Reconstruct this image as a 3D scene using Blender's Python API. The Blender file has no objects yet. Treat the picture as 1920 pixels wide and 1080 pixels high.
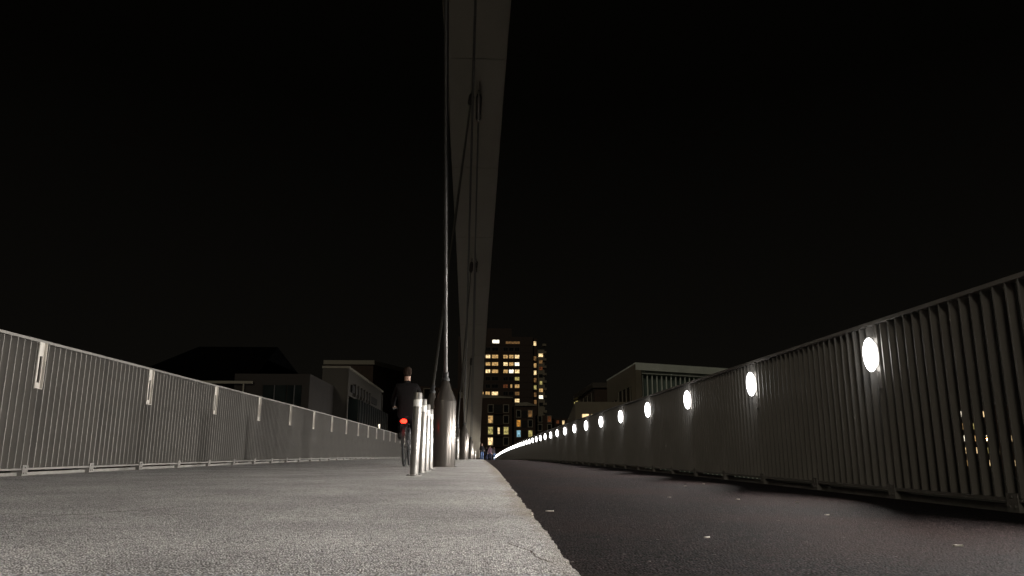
import bpy, bmesh, math, random
from mathutils import Vector, Matrix, noise

random.seed(7)
R = math.radians
sc = bpy.context.scene
col = sc.collection

# ------------------------------------------------------------------ camera, sky, light, exposure
cam_d = bpy.data.cameras.new("camera")
cam_d.sensor_width = 36.0
cam_d.lens = 1400 / 1920 * 36
cam_d.clip_start = 0.05
cam_d.clip_end = 4000
cam = bpy.data.objects.new("camera", cam_d)
col.objects.link(cam)
cam.location = (0, 0, 0)                       # ~25 cm above the deck
cam.rotation_euler = (math.pi / 2 + 0.2254, 0, -0.0456)
sc.camera = cam

w = bpy.data.worlds.new("World")
sc.world = w
w.use_nodes = True
nt = w.node_tree
nt.nodes.clear()
out = nt.nodes.new("ShaderNodeOutputWorld")
bg = nt.nodes.new("ShaderNodeBackground")
bg2 = nt.nodes.new("ShaderNodeBackground")
add = nt.nodes.new("ShaderNodeAddShader")
sky = nt.nodes.new("ShaderNodeTexSky")
sky.sky_type = 'NISHITA'
sky.sun_disc = False
sky.sun_elevation = R(-9)
sky.sun_rotation = R(200)
nt.links.new(sky.outputs[0], bg.inputs[0])
bg.inputs[1].default_value = 0.05
# town glow on the low cloud: warm, stronger towards the horizon
tc = nt.nodes.new("ShaderNodeTexCoord")
sep = nt.nodes.new("ShaderNodeSeparateXYZ")
rmp = nt.nodes.new("ShaderNodeValToRGB")
nt.links.new(tc.outputs['Generated'], sep.inputs[0])
nt.links.new(sep.outputs[2], rmp.inputs[0])
rmp.color_ramp.elements[0].position = 0.0
rmp.color_ramp.elements[0].color = (0.0040, 0.0036, 0.0029, 1)
rmp.color_ramp.elements[1].position = 0.45
rmp.color_ramp.elements[1].color = (0.0009, 0.0008, 0.0006, 1)
nt.links.new(rmp.outputs[0], bg2.inputs[0])
bg2.inputs[1].default_value = 1.0
nt.links.new(bg.outputs[0], add.inputs[0])
nt.links.new(bg2.outputs[0], add.inputs[1])
nt.links.new(add.outputs[0], out.inputs[0])

sun_d = bpy.data.lights.new("fill_sun", 'SUN')  # added warm fill, standing in for street lighting on the buildings
sun_d.energy = 0.30
sun_d.angle = R(12)
sun_d.color = (1.0, 0.9, 0.72)
sun = bpy.data.objects.new("fill_sun", sun_d)
col.objects.link(sun)
sun.rotation_euler = (R(62), 0, R(-22))

sc.view_settings.view_transform = 'Standard'
sc.view_settings.look = 'None'
sc.view_settings.gamma = 1
sc.view_settings.exposure = 0.0
LAMP_W = 96.0

# ------------------------------------------------------------------ helpers
def deck_z(x, y):
    return -0.2828 - 0.0135 * x + 0.0113 * y - 0.00012 * y * y

def deck_slope(y):
    return math.atan(0.0113 - 0.00024 * y)

class MB:
    def __init__(s):
        s.v = []; s.f = []; s.m = []
    def quad(s, pts, m=0):
        n = len(s.v); s.v += [tuple(p) for p in pts]; s.f.append(tuple(range(n, n + len(pts)))); s.m.append(m)
    def box(s, a, b, m=0, M=None):
        x0, y0, z0 = a; x1, y1, z1 = b
        P = [(x0, y0, z0), (x1, y0, z0), (x1, y1, z0), (x0, y1, z0), (x0, y0, z1), (x1, y0, z1), (x1, y1, z1), (x0, y1, z1)]
        if M: P = [tuple(M @ Vector(p)) for p in P]
        n = len(s.v); s.v += P
        for f in ((0, 3, 2, 1), (4, 5, 6, 7), (0, 1, 5, 4), (1, 2, 6, 5), (2, 3, 7, 6), (3, 0, 4, 7)):
            s.f.append(tuple(n + i for i in f)); s.m.append(m)
    def prism(s, foot, z0, z1, m=0):
        n = len(s.v); k = len(foot)
        zz = z1 if isinstance(z1, (list, tuple)) else [z1] * k
        s.v += [(p[0], p[1], z0) for p in foot] + [(p[0], p[1], zz[i]) for i, p in enumerate(foot)]
        s.f.append(tuple(n + k - 1 - i for i in range(k))); s.f.append(tuple(n + k + i for i in range(k))); s.m += [m, m]
        for i in range(k):
            j = (i + 1) % k
            s.f.append((n + i, n + j, n + k + j, n + k + i)); s.m.append(m)
    def tube(s, pts, r, seg=8, m=0, cap=True):
        pts = [Vector(p) for p in pts]
        rs = r if isinstance(r, (list, tuple)) else [r] * len(pts)
        rings = []
        up = None
        for i, p in enumerate(pts):
            d = (pts[min(i + 1, len(pts) - 1)] - pts[max(i - 1, 0)]).normalized()
            if up is None or abs(up.dot(d)) > .98:
                up = Vector((0, 0, 1)) if abs(d.z) < .9 else Vector((1, 0, 0))
            a = d.cross(up).normalized(); b = a.cross(d).normalized(); up = b
            n = len(s.v)
            for k in range(seg):
                t = 2 * math.pi * k / seg
                s.v.append(tuple(p + (a * math.cos(t) + b * math.sin(t)) * rs[i]))
            rings.append(n)
        for i in range(len(rings) - 1):
            for k in range(seg):
                k2 = (k + 1) % seg
                s.f.append((rings[i] + k2, rings[i] + k, rings[i + 1] + k, rings[i + 1] + k2)); s.m.append(m)
        if cap:
            s.f.append(tuple(rings[0] + k for k in range(seg))); s.m.append(m)
            s.f.append(tuple(rings[-1] + seg - 1 - k for k in range(seg))); s.m.append(m)
    def lathe(s, prof, c=(0, 0, 0), seg=24, m=0, M=None):
        n = len(s.v)
        for r, z in prof:
            for k in range(seg):
                t = 2 * math.pi * k / seg
                p = Vector((c[0] + r * math.cos(t), c[1] + r * math.sin(t), c[2] + z))
                s.v.append(tuple(M @ p if M else p))
        for i in range(len(prof) - 1):
            for k in range(seg):
                k2 = (k + 1) % seg
                s.f.append((n + i * seg + k, n + i * seg + k2, n + (i + 1) * seg + k2, n + (i + 1) * seg + k)); s.m.append(m)
        s.f.append(tuple(n + seg - 1 - k for k in range(seg))); s.m.append(m)
        q = n + (len(prof) - 1) * seg
        s.f.append(tuple(q + k for k in range(seg))); s.m.append(m)
    def build(s, name, mat, parent=None, smooth=False, loc=None):
        me = bpy.data.meshes.new(name)
        me.from_pydata(s.v, [], s.f)
        for m in (mat if isinstance(mat, (list, tuple)) else [mat]):
            me.materials.append(m)
        me.polygons.foreach_set("material_index", s.m)
        me.update()
        if smooth:
            me.polygons.foreach_set("use_smooth", [True] * len(me.polygons))
            try: me.set_sharp_from_angle(angle=R(35))
            except Exception: pass
        o = bpy.data.objects.new(name, me)
        col.objects.link(o)
        if parent: o.parent = parent
        if loc: o.location = loc
        return o

def tag(o, label=None, cat=None, group=None, kind=None):
    if label: o["label"] = label
    if cat: o["category"] = cat
    if group: o["group"] = group
    if kind: o["kind"] = kind
    return o

def empty(name, loc=(0, 0, 0), rot=(0, 0, 0)):
    o = bpy.data.objects.new(name, None)
    o.empty_display_size = .1
    col.objects.link(o)
    o.location = loc; o.rotation_euler = rot
    return o

def copy_tree(o, parent=None):
    c = o.copy(); col.objects.link(c); c.parent = parent
    for ch in list(o.children): copy_tree(ch, c)
    return c

# ------------------------------------------------------------------ materials
def mat(name, base, rough=.6, metal=0., noise_s=None, var=.25, bump=0., emit=None, es=0., spec=.5, coord='Object', detail=4, rv=.12):
    m = bpy.data.materials.new(name); m.use_nodes = True
    n = m.node_tree.nodes; l = m.node_tree.links
    b = n['Principled BSDF']
    b.inputs['Base Color'].default_value = (*base, 1)
    b.inputs['Roughness'].default_value = rough
    b.inputs['Metallic'].default_value = metal
    b.inputs['Specular IOR Level'].default_value = spec
    if emit:
        b.inputs['Emission Color'].default_value = (*emit, 1)
        b.inputs['Emission Strength'].default_value = es
    if noise_s:
        t = n.new('ShaderNodeTexCoord'); mp = n.new('ShaderNodeMapping'); ns = n.new('ShaderNodeTexNoise')
        s = noise_s if isinstance(noise_s, tuple) else (noise_s,) * 3
        mp.inputs['Scale'].default_value = s
        ns.inputs['Scale'].default_value = 1; ns.inputs['Detail'].default_value = detail; ns.inputs['Roughness'].default_value = .65
        l.new(t.outputs[coord], mp.inputs[0]); l.new(mp.outputs[0], ns.inputs[0])
        mx = n.new('ShaderNodeMix'); mx.data_type = 'RGBA'
        mx.inputs[6].default_value = (*[c * (1 - var) for c in base], 1)
        mx.inputs[7].default_value = (*[min(1, c * (1 + var)) for c in base], 1)
        rp = n.new('ShaderNodeMapRange'); rp.inputs[1].default_value = .3; rp.inputs[2].default_value = .7
        l.new(ns.outputs[0], rp.inputs[0]); l.new(rp.outputs[0], mx.inputs[0]); l.new(mx.outputs[2], b.inputs['Base Color'])
        rr = n.new('ShaderNodeMapRange'); rr.inputs[3].default_value = max(.05, rough - rv); rr.inputs[4].default_value = min(1, rough + rv)
        l.new(ns.outputs[0], rr.inputs[0]); l.new(rr.outputs[0], b.inputs['Roughness'])
        if bump:
            bp = n.new('ShaderNodeBump'); bp.inputs['Strength'].default_value = 1; bp.inputs['Distance'].default_value = bump
            l.new(ns.outputs[0], bp.inputs['Height']); l.new(bp.outputs[0], b.inputs['Normal'])
    return m

def asphalt(name, c0, c1, c2, grain, bumpd, spark, cracks=False, tint=None):
    m = bpy.data.materials.new(name); m.use_nodes = True
    n = m.node_tree.nodes; l = m.node_tree.links; b = n['Principled BSDF']
    def N(t, **k):
        x = n.new(t)
        for a, v in k.items(): setattr(x, a, v)
        return x
    def math_(op, a, bb=None, c=None):
        x = N('ShaderNodeMath', operation=op)
        for i, v in enumerate((a, bb, c)):
            if v is None: continue
            if isinstance(v, (int, float)): x.inputs[i].default_value = v
            else: l.new(v, x.inputs[i])
        return x.outputs[0]
    def mixc(f, a, bb):
        x = N('ShaderNodeMix', data_type='RGBA')
        if isinstance(f, (int, float)): x.inputs[0].default_value = f
        else: l.new(f, x.inputs[0])
        for i, v in ((6, a), (7, bb)):
            if isinstance(v, tuple): x.inputs[i].default_value = (*v, 1)
            else: l.new(v, x.inputs[i])
        return x.outputs[2]
    tcn = N('ShaderNodeTexCoord'); P = tcn.outputs['Object']
    vo = N('ShaderNodeTexVoronoi'); vo.inputs['Scale'].default_value = grain; l.new(P, vo.inputs['Vector'])
    sp = N('ShaderNodeSeparateColor'); l.new(vo.outputs['Color'], sp.inputs[0])
    rp = N('ShaderNodeValToRGB'); l.new(sp.outputs[0], rp.inputs[0])
    e = rp.color_ramp.elements
    e[0].color = (*c0, 1); e[0].position = 0.0
    e[1].color = (*c2, 1); e[1].position = 1.0
    k = e.new(.5); k.color = (*c1, 1)
    colr = rp.outputs[0]
    # dark gaps between the stones
    gap = N('ShaderNodeMapRange'); gap.inputs[1].default_value = .35; gap.inputs[2].default_value = .75
    l.new(vo.outputs['Distance'], gap.inputs[0])
    colr = mixc(math_('MULTIPLY', gap.outputs[0], .75), colr, tuple(c * .35 for c in c0))
    # large blotches
    nb = N('ShaderNodeTexNoise'); nb.inputs['Scale'].default_value = 1.6; nb.inputs['Detail'].default_value = 6; l.new(P, nb.inputs['Vector'])
    mr = N('ShaderNodeMapRange'); mr.inputs[1].default_value = .3; mr.inputs[2].default_value = .7; mr.inputs[3].default_value = .74; mr.inputs[4].default_value = 1.12
    l.new(nb.outputs[0], mr.inputs[0])
    vm = N('ShaderNodeVectorMath', operation='SCALE'); l.new(colr, vm.inputs[0]); l.new(mr.outputs[0], vm.inputs[3]); colr = vm.outputs[0]
    if tint:
        nb2 = N('ShaderNodeTexNoise'); nb2.inputs['Scale'].default_value = .9; nb2.inputs['Detail'].default_value = 3; l.new(P, nb2.inputs['Vector'])
        mr2 = N('ShaderNodeMapRange'); mr2.inputs[1].default_value = .45; mr2.inputs[2].default_value = .65; mr2.inputs[4].default_value = .6
        l.new(nb2.outputs[0], mr2.inputs[0]); colr = mixc(mr2.outputs[0], colr, tint)
    # sparkle stones
    sk = N('ShaderNodeMapRange'); sk.inputs[1].default_value = spark; sk.inputs[2].default_value = spark + .002
    l.new(sp.outputs[1], sk.inputs[0])
    rough = N('ShaderNodeMapRange'); rough.inputs[3].default_value = .85; rough.inputs[4].default_value = .25
    l.new(sk.outputs[0], rough.inputs[0]); l.new(rough.outputs[0], b.inputs['Roughness'])
    colr = mixc(math_('MULTIPLY', sk.outputs[0], .7), colr, (.45, .42, .38))
    h = math_('MULTIPLY', vo.outputs['Distance'], -1)
    if cracks:
        xyz = N('ShaderNodeSeparateXYZ'); l.new(P, xyz.inputs[0]); X, Y = xyz.outputs[0], xyz.outputs[1]
        nc = N('ShaderNodeTexNoise'); nc.inputs['Scale'].default_value = 5; nc.inputs['Detail'].default_value = 5; l.new(P, nc.inputs['Vector'])
        wob = math_('MULTIPLY', math_('SUBTRACT', nc.outputs[0], .5), .14)
        nm = N('ShaderNodeTexNoise'); nm.inputs['Scale'].default_value = 1.9; l.new(P, nm.inputs['Vector'])
        tot = None
        # (x0,y0)-(x1,y1), width
        for (x0, y0, x1, y1, wd, thr) in ((-4.1, 3.17, .22, 3.30, .0035, .40), (-1.75, 3.05, -1.35, 3.75, .005, .2), (-1.62, 4.4, -1.5, 4.8, .004, .2), (-4.1, 11.05, -1.0, 12.6, .02, .0), (-4.1, 16.9, -1.0, 18.1, .02, .0), (.10, 2.42, .19, 2.0, .0035, .15), (-.9, 5.5, -.6, 5.55, .004, .2), (-4.1, 7.0, .2, 7.25, .004, .55)):
            if abs(x1 - x0) >= abs(y1 - y0):
                a = math_('SUBTRACT', Y, math_('ADD', math_('MULTIPLY', X, (y1 - y0) / (x1 - x0)), y0 - x0 * (y1 - y0) / (x1 - x0))); run = X; lo, hi = min(x0, x1), max(x0, x1)
            else:
                a = math_('SUBTRACT', X, math_('ADD', math_('MULTIPLY', Y, (x1 - x0) / (y1 - y0)), x0 - y0 * (x1 - x0) / (y1 - y0))); run = Y; lo, hi = min(y0, y1), max(y0, y1)
            d = math_('ABSOLUTE', math_('ADD', a, wob))
            c = math_('LESS_THAN', d, wd)
            c = math_('MULTIPLY', c, math_('MULTIPLY', math_('GREATER_THAN', run, lo), math_('LESS_THAN', run, hi)))
            if thr: c = math_('MULTIPLY', c, math_('GREATER_THAN', nm.outputs[0], thr))
            tot = c if tot is None else math_('MAXIMUM', tot, c)
        colr = mixc(math_('MULTIPLY', tot, .85), colr, (.045, .03, .016))
        h = math_('SUBTRACT', h, math_('MULTIPLY', tot, 1.5))
        # rusty, mossy edge next to the border
        ed = N('ShaderNodeMapRange'); ed.inputs[1].default_value = .16; ed.inputs[2].default_value = .27
        l.new(math_('ADD', X, math_('MULTIPLY', math_('SUBTRACT', nm.outputs[0], .5), .3)), ed.inputs[0])
        colr = mixc(math_('MULTIPLY', ed.outputs[0], .5), colr, (.15, .11, .055))
    bp = N('ShaderNodeBump'); bp.inputs['Strength'].default_value = 1; bp.inputs['Distance'].default_value = bumpd
    l.new(h, bp.inputs['Height']); l.new(bp.outputs[0], b.inputs['Normal'])
    l.new(colr, b.inputs['Base Color'])
    b.inputs['Specular IOR Level'].default_value = .2 if cracks else .06
    return m

M_light = asphalt('light_asphalt', (.19, .182, .172), (.48, .462, .44), (.83, .805, .775), 170, .003, .990, cracks=True)
M_dark = asphalt('dark_asphalt', (.0015, .001, .001), (.006, .0042, .0043), (.048, .035, .034), 130, .005, .9990, tint=(.018, .010, .008))
M_conc = mat('edge_concrete', (.22, .21, .19), .8, noise_s=6, var=.3, bump=.002)
M_rail = mat('rail_paint', (.205, .193, .175), .6, noise_s=(3, .5, 1.0), var=.16)
M_rail_light = mat('bracket_steel', (.60, .565, .51), .45, metal=.4, noise_s=8, var=.12)
M_steel = mat('brushed_steel', (.15, .135, .12), .24, metal=.62, noise_s=(6, 6, .5), var=.12, rv=.02)
M_bollard = mat('bollard_steel', (.30, .285, .265), .32, metal=.72, noise_s=(14, 14, 5), var=.16)
M_band = mat('reflective_band', (.80, .78, .74), .3, noise_s=60, var=.1)
M_cable = mat('cable_steel', (.10, .095, .085), .4, metal=.7, noise_s=20, var=.2)
M_rod = mat('rod_steel', (.14, .135, .13), .34, metal=.7, noise_s=.5, var=.1, rv=.02)
M_arch = mat('arch_paint', (.27, .242, .19), .6, noise_s=(.7, .25, .7), var=.09)
M_black = mat('black_plastic', (.02, .02, .02), .5, noise_s=30, var=.3)
M_rubber = mat('rubber', (.015, .015, .015), .8, noise_s=50, var=.3)
M_lens = mat('lamp_lens', (.9, .9, .9), .3, emit=(1.0, .99, .98), es=8)
M_ground = mat('ground', (.05, .05, .045), .9, noise_s=.3, var=.3)
M_water = mat('water', (.01, .012, .014), .08, noise_s=(1.2, 1.2, 1.2), var=.2, bump=.03)

# ------------------------------------------------------------------ ground, water, banks
def sheet(name, x0, y0, x1, y1, z, m, zb=None):
    b = MB()
    if zb is None: b.quad([(x0, y0, z), (x1, y0, z), (x1, y1, z), (x0, y1, z)])
    else: b.box((x0, y0, zb), (x1, y1, z))
    return tag(b.build(name, m), kind='structure')
sheet('ground', -1500, -1500, 1500, 1500, -6.6, M_ground)
sheet('water', -300, -200, 300, 168, -6.0, M_water)
sheet('quay', -70, 97, 70, 900, -1.6, M_ground, -6.5)
sheet('quay', 8.5, 66, 60, 96.99, -2.0, M_ground, -6.5)
sheet('quay', -70, 54, -8.5, 96.98, -2.0, M_ground, -6.5)
sheet('far_bank', 71, 169, 400, 900, -5.2, M_ground, -6.5)

# ------------------------------------------------------------------ bridge deck
XL, XR = -4.12, 2.88
ys = [-30 + i for i in range(0, 160)]
b = MB()
sec = [(-4.28, 0.0), (-4.28, .10), (-4.02, .10), (-4.02, -.02), (2.80, -.02), (2.80, .05), (3.05, .05), (3.05, -.55), (1.6, -.95), (-2.8, -.95), (-4.28, -.5)]
sec = [(-4.30, -.45), (-4.30, -.06), (-4.16, -.06), (-4.16, -.012), (3.02, -.012), (3.02, -.45), (1.6, -.95), (-2.8, -.95)]
n = len(sec)
for i, y in enumerate(ys):
    for (x, dz) in sec: b.v.append((x, y, deck_z(x, y) + dz))
    if i:
        for k in range(n):
            k2 = (k + 1) % n
            b.f.append(((i - 1) * n + k, (i - 1) * n + k2, i * n + k2, i * n + k)); b.m.append(0)
b.f.append(tuple(range(n))); b.m.append(0); b.f.append(tuple(len(b.v) - 1 - k for k in range(n))); b.m.append(0)
tag(b.build('bridge_deck', M_conc), kind='structure')

def strip(name, xa, xb, top, m, mid, rows, edge_down=0.0):
    b = MB(); n = len(mid) + 2
    tot = n + 1
    for i, y in enumerate(rows):
        a = xa(y); c = xb(y)
        for x in [a] + mid + [c]: b.v.append((x, y, deck_z(x, y) + top))
        b.v.append((c, y, deck_z(c, y) + top - .012))
        if i:
            for k in range(n):
                b.f.append(((i - 1) * tot + k, (i - 1) * tot + k + 1, i * tot + k + 1, i * tot + k)); b.m.append(0)
    return tag(b.build(name, m), kind='structure')
def border(y):
    s = .222 + .008 * min(max(y, 0), 12)
    s += .021 * noise.noise(Vector((y * 3.1, 0, 0))) + .013 * noise.noise(Vector((y * 11, 3, 0))) + .006 * noise.noise(Vector((y * 34, 7, 0)))
    return s
rows = [-30 + i * .5 for i in range(62)] + [1 + i * .02 for i in range(500)] + [11 + i * .1 for i in range(200)] + [31 + i for i in range(98)]
strip('cycle_path', lambda y: .02, lambda y: 2.99, -.004, M_dark, [1.0, 2.0], ys)
strip('footway', lambda y: -4.14, border, .006, M_light, [-2.0, -.5], rows)

# ------------------------------------------------------------------ railings
HT = 1.25
def railing(name, label, X, sgn, y_post, y_first):
    # sgn: direction from the deck outward
    root = tag(empty(name, (X, 0, deck_z(X, 0))), label, 'railing')
    z0 = deck_z(X, 0)
    D, T, P = (.063 if sgn < 0 else .0565), .010, .1
    # one slat panel, 1.2 m long
    pm = MB()
    for i in range(12):
        y = -.6 + P * (i + .5) + random.uniform(-.002, .002)
        a = random.uniform(-.008, .008)
        Mx = Matrix.Translation((sgn * (D / 2 + .002), y, 0)) @ Matrix.Rotation(a, 4, 'Z')
        pm.box((-D / 2, -T / 2, .075), (D / 2, T / 2, HT - .026), M=Mx)
    first = None
    yy = y_post + .6 - 24 * 1.2
    k = 0
    while yy < 92:
        o = pm.build('slat_panel', M_rail, root) if first is None else first.copy()
        if first is None: first = o
        else: col.objects.link(o); o.parent = root
        o.location = (0, yy, deck_z(X, yy) - z0)
        o.rotation_euler = (deck_slope(yy), 0, 0)
        yy += 1.2; k += 1
    # remaining far slats: one mesh
    fm = MB(); y = yy - .55
    while y < 127:
        fm.box((sgn * .002, y - T / 2, deck_z(X, y) - z0 + .075), (sgn * (D + .002), y + T / 2, deck_z(X, y) - z0 + HT - .026)); y += P
    tag(fm.build('slat_panel', M_rail, root), kind='stuff')
    def rail(nm, x0, x1, za, zb):
        r = MB(); lst = [-28 + 2 * i for i in range(78)]
        for i, y in enumerate(lst):
            z = deck_z(X, y) - z0
            a, c = sorted((sgn * x0, sgn * x1))
            r.v += [(a, y, z + za), (c, y, z + za), (c, y, z + zb), (a, y, z + zb)]
            if i:
                for q in range(4):
                    q2 = (q + 1) % 4
                    r.f.append(((i - 1) * 4 + q, (i - 1) * 4 + q2, i * 4 + q2, i * 4 + q)); r.m.append(0)
        return r.build(nm, M_rail, root)
    rail('top_rail', -.006, .074, HT - .024, HT)
    rail('bottom_rail', -.004, .068, .055, .073)
    # posts: flat bar behind the slats with a foot plate bolted to the deck edge
    p = MB()
    p.box((min(sgn * .078, sgn * .10), -.03, -.02), (max(sgn * .078, sgn * .10), .03, HT - .004))
    p.box((min(sgn * -.012, sgn * -.006), -.045, .0), (max(sgn * -.012, sgn * -.006), .045, .10))
    p.box((min(sgn * -.0055, sgn * .076), -.045, .0), (max(sgn * -.0055, sgn * .076), .045, .05))
    for (dy, dz) in ((-.02, .03), (.02, .03), (0, .08)):
        p.lathe([(.008, 0), (.008, .006)], seg=6, M=Matrix.Translation((sgn * -.012, dy, dz)) @ Matrix.Rotation(-sgn * math.pi / 2, 4, 'Y'))
    first = None; yy = y_post - 9 * 1.2; k = 0
    while k < 97:
        o = p.build('post', M_rail, root) if first is None else first.copy()
        if first is None: first = o
        else: col.objects.link(o); o.parent = root
        o.location = (0, yy, deck_z(X, yy) - z0); yy += 1.2; k += 1
    # low kerb channel under the rail
    r = MB(); lst = [-28 + 2 * i for i in range(78)]
    for i, y in enumerate(lst):
        z = deck_z(X, y) - z0
        a, c = sorted((sgn * .03, sgn * .09))
        r.v += [(a, y, z - .005), (c, y, z - .005), (c, y, z + .035), (a, y, z + .035)]
        if i:
            for q in range(4):
                q2 = (q + 1) % 4
                r.f.append(((i - 1) * 4 + q, (i - 1) * 4 + q2, i * 4 + q2, i * 4 + q)); r.m.append(0)
    r.build('kerb_channel', M_conc, root)
    return root, z0
left, zl = railing('railing', 'long grey slatted railing along the pale footway, carrying white slotted brackets', XL, -1, 7.19, 7.19)
right, zr = railing('railing', 'dark slatted railing along the cycle path with the row of glowing oval lamps', XR, 1, 5.23, 5.23)

# slotted brackets on the left railing (upper half of every second post)
bm_ = MB()
h0, h1 = HT - .46, HT - .0245
bm_.box((.0, -.045, h0), (.012, -.022, h1)); bm_.box((.0, .022, h0), (.012, .045, h1))
bm_.box((.0, -.022, h0), (.012, .022, h0 + .06)); bm_.box((.0, -.022, h1 - .13), (.012, .022, h1))
bm_.box((.0125, .040, h0), (.035, .045, h1))
bm_.box((.0125, -.0395, h0), (.035, .0395, h0 + .006))
first = None
for i in range(-4, 42):
    y = 7.19 + 2.4 * i
    o = bm_.build('bracket', M_rail_light, left) if first is None else first.copy()
    if first is None: first = tag(o, 'white slotted steel bracket hanging under the top rail')
    else: col.objects.link(o); o.parent = left
    o.location = (.007, y, deck_z(XL, y) - zl)
    o.rotation_euler = (deck_slope(y), 0, 0)

# ------------------------------------------------------------------ oval lamps on the right railing
ld = bpy.data.lights.new('lamp_light', 'AREA')
ld.shape = 'RECTANGLE'; ld.size = .16; ld.size_y = .05
ld.spread = R(128); ld.energy = LAMP_W; ld.color = (1.0, .955, .905)
def make_lamp():
    root = empty('railing_lamp')
    h = MB()
    h.lathe([(.02, 0), (.034, .0), (.034, .006), (.02, .008)], seg=20, M=Matrix.Scale(2.6, 4, (0, 0, 1)) @ Matrix.Rotation(-math.pi / 2, 4, 'Y'))
    h.box((.0005, -.02, -.24), (.006, .02, .22))
    h.box((-.05, -.008, .122), (.0, .008, .128)); h.box((-.05, -.008, -.128), (.0, .008, -.122))
    h.build('housing', M_rail, root, smooth=True)
    s = MB(); prof = [(max(.0004, .055 * math.sin(math.pi * i / 14)), -.122 * math.cos(math.pi * i / 14)) for i in range(15)]
    s.lathe(prof, seg=24, M=Matrix.Translation((-.052, 0, 0)) @ Matrix.Scale(.8, 4, (1, 0, 0)))
    s.build('lens', M_lens, root, smooth=True)
    lo = bpy.data.objects.new('lamp_light', ld); col.objects.link(lo); lo.parent = root
    lo.location = (-.101, 0, 0); lo.rotation_euler = (0, R(78), 0)
    return root
ordn_more = ['seventeenth', 'eighteenth', 'nineteenth', 'twentieth', 'twenty-first', 'twenty-second', 'twenty-third', 'twenty-fourth', 'twenty-fifth', 'twenty-sixth']
ordn = ['nearest', 'second', 'third', 'fourth', 'fifth', 'sixth', 'seventh', 'eighth', 'ninth', 'tenth', 'eleventh', 'twelfth', 'thirteenth', 'fourteenth', 'fifteenth', 'sixteenth'] + ordn_more
L0 = make_lamp(); used = False
for i in range(-12, 51):
    y = 5.23 + 2.4 * i
    o = L0 if not used else copy_tree(L0); used = True
    o.location = (XR - .006, y, deck_z(XR, y) + 1.0)
    if i < 0: lb = 'oval white lamp on the railing behind the viewpoint'
    elif i == 0: lb = 'largest glowing oval lamp, nearest the camera on the dark railing'
    elif i < len(ordn): lb = 'glowing oval lamp, %s from the right end of the lit row' % ordn[i]
    else: lb = 'tiny glowing lamp in the far merging part of the lit row'
    tag(o, lb, 'lamp', 'oval lamps along the right railing')

# ------------------------------------------------------------------ bollards
def make_bollard():
    root = empty('bollard')
    s = MB(); s.lathe([(.048, .012), (.048, .905), (.044, .918), (.0, .92)], seg=28); s.build('post', M_bollard, root, smooth=True)
    s = MB(); s.lathe([(.088, 0), (.088, .010), (.05, .0118)], seg=28)
    for a in range(4):
        t = a * math.pi / 2 + .6
        s.lathe([(.01, .0105), (.01, .018)], c=(.07 * math.cos(t), .07 * math.sin(t), 0), seg=6)
    s.build('foot_plate', M_bollard, root, smooth=True)
    s = MB(); s.lathe([(.0487, .76), (.0495, .762), (.0495, .838), (.0487, .84)], seg=28); s.build('reflective_band', M_band, root, smooth=True)
    return root
B0 = make_bollard()
for i, (x, y, t, lb) in enumerate([(-.70, 8.6, 1.5, 'front steel bollard of the row beside the big cable anchor'),
                      (-.705, 9.7, 1.2, 'second steel bollard of the row, just behind the front one'),
                      (-.72, 10.8, 1.0, 'third steel bollard of the row of four'),
                      (-.735, 12.0, .8, 'rearmost steel bollard, touching the left side of the big anchor in view'),
                      (-.82, 31.8, .4, 'lone bright bollard in front of the second cable anchor'),
                      (-.16, 74.0, .0, 'tiny bright bollard far off beside the standing pedestrian')]):
    o = B0 if i == 0 else copy_tree(B0)
    o.location = (x, y, deck_z(x, y) + .006); o.rotation_euler = (R(random.uniform(-.4, .4)), R(t), i)
    tag(o, lb, 'bollard', 'steel bollards along the middle of the bridge')

# ------------------------------------------------------------------ arch
def arch_z(y): return 12.4 - .00133 * y * y
def arch_x(y): return -.02 - .0063 * y
ARW = .925
root = tag(empty('bridge_arch', (arch_x(96), 96, arch_z(96))), 'tall pale steel arch rising overhead from the far end of the bridge', 'arch')
bx0, by0, bz0 = root.location
s = MB(); prev = None; yv = [-60 + 2 * i for i in range(79)]
for i, y in enumerate(yv):
    sl = -2 * .00133 * y
    nn = Vector((0, -sl, 1)).normalized()
    c = Vector((arch_x(y), y, arch_z(y)))
    wd = ARW
    for (x, h) in ((-wd, 0), (-wd * .97, -.03), (wd * .97, -.03), (wd, 0), (wd * .75, .95), (-wd * .75, .95)):
        p = c + Vector((x, 0, 0)) + nn * h
        s.v.append((p.x - bx0, p.y - by0, p.z - bz0))
    if i:
        for k in range(6):
            k2 = (k + 1) % 6
            s.f.append(((i - 1) * 6 + k, (i - 1) * 6 + k2, i * 6 + k2, i * 6 + k)); s.m.append(0)
s.f.append((0, 1, 2, 3, 4, 5)); s.m.append(0); s.f.append(tuple(len(s.v) - 1 - k for k in range(6))); s.m.append(0)
s.build('box_girder', M_arch, root)
# weld seams / lug plates on the underside
for y in [-2 + 7.5 * i for i in range(13)]:
    q = MB(); q.box((-ARW * .96, -.02, -.012), (ARW * .96, .02, .02))
    o = q.build('weld_seam', M_arch, root)
    o.location = (arch_x(y) - bx0, y - by0, arch_z(y) - .033 - bz0); o.rotation_euler = (math.atan(-2 * .00133 * y), 0, 0)
for y in (6.2, 22.0, 38, 57.5, 76):
    for dx in (-.12, .10):
        q = MB(); q.box((-.012, -.22, -.34), (.012, .22, 0.05))
        o = q.build('lug_plate', M_arch, root)
        o.location = (arch_x(y) + dx - bx0, y - by0, arch_z(y) - .03 - bz0); o.rotation_euler = (math.atan(-2 * .00133 * y), 0, 0)

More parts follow.
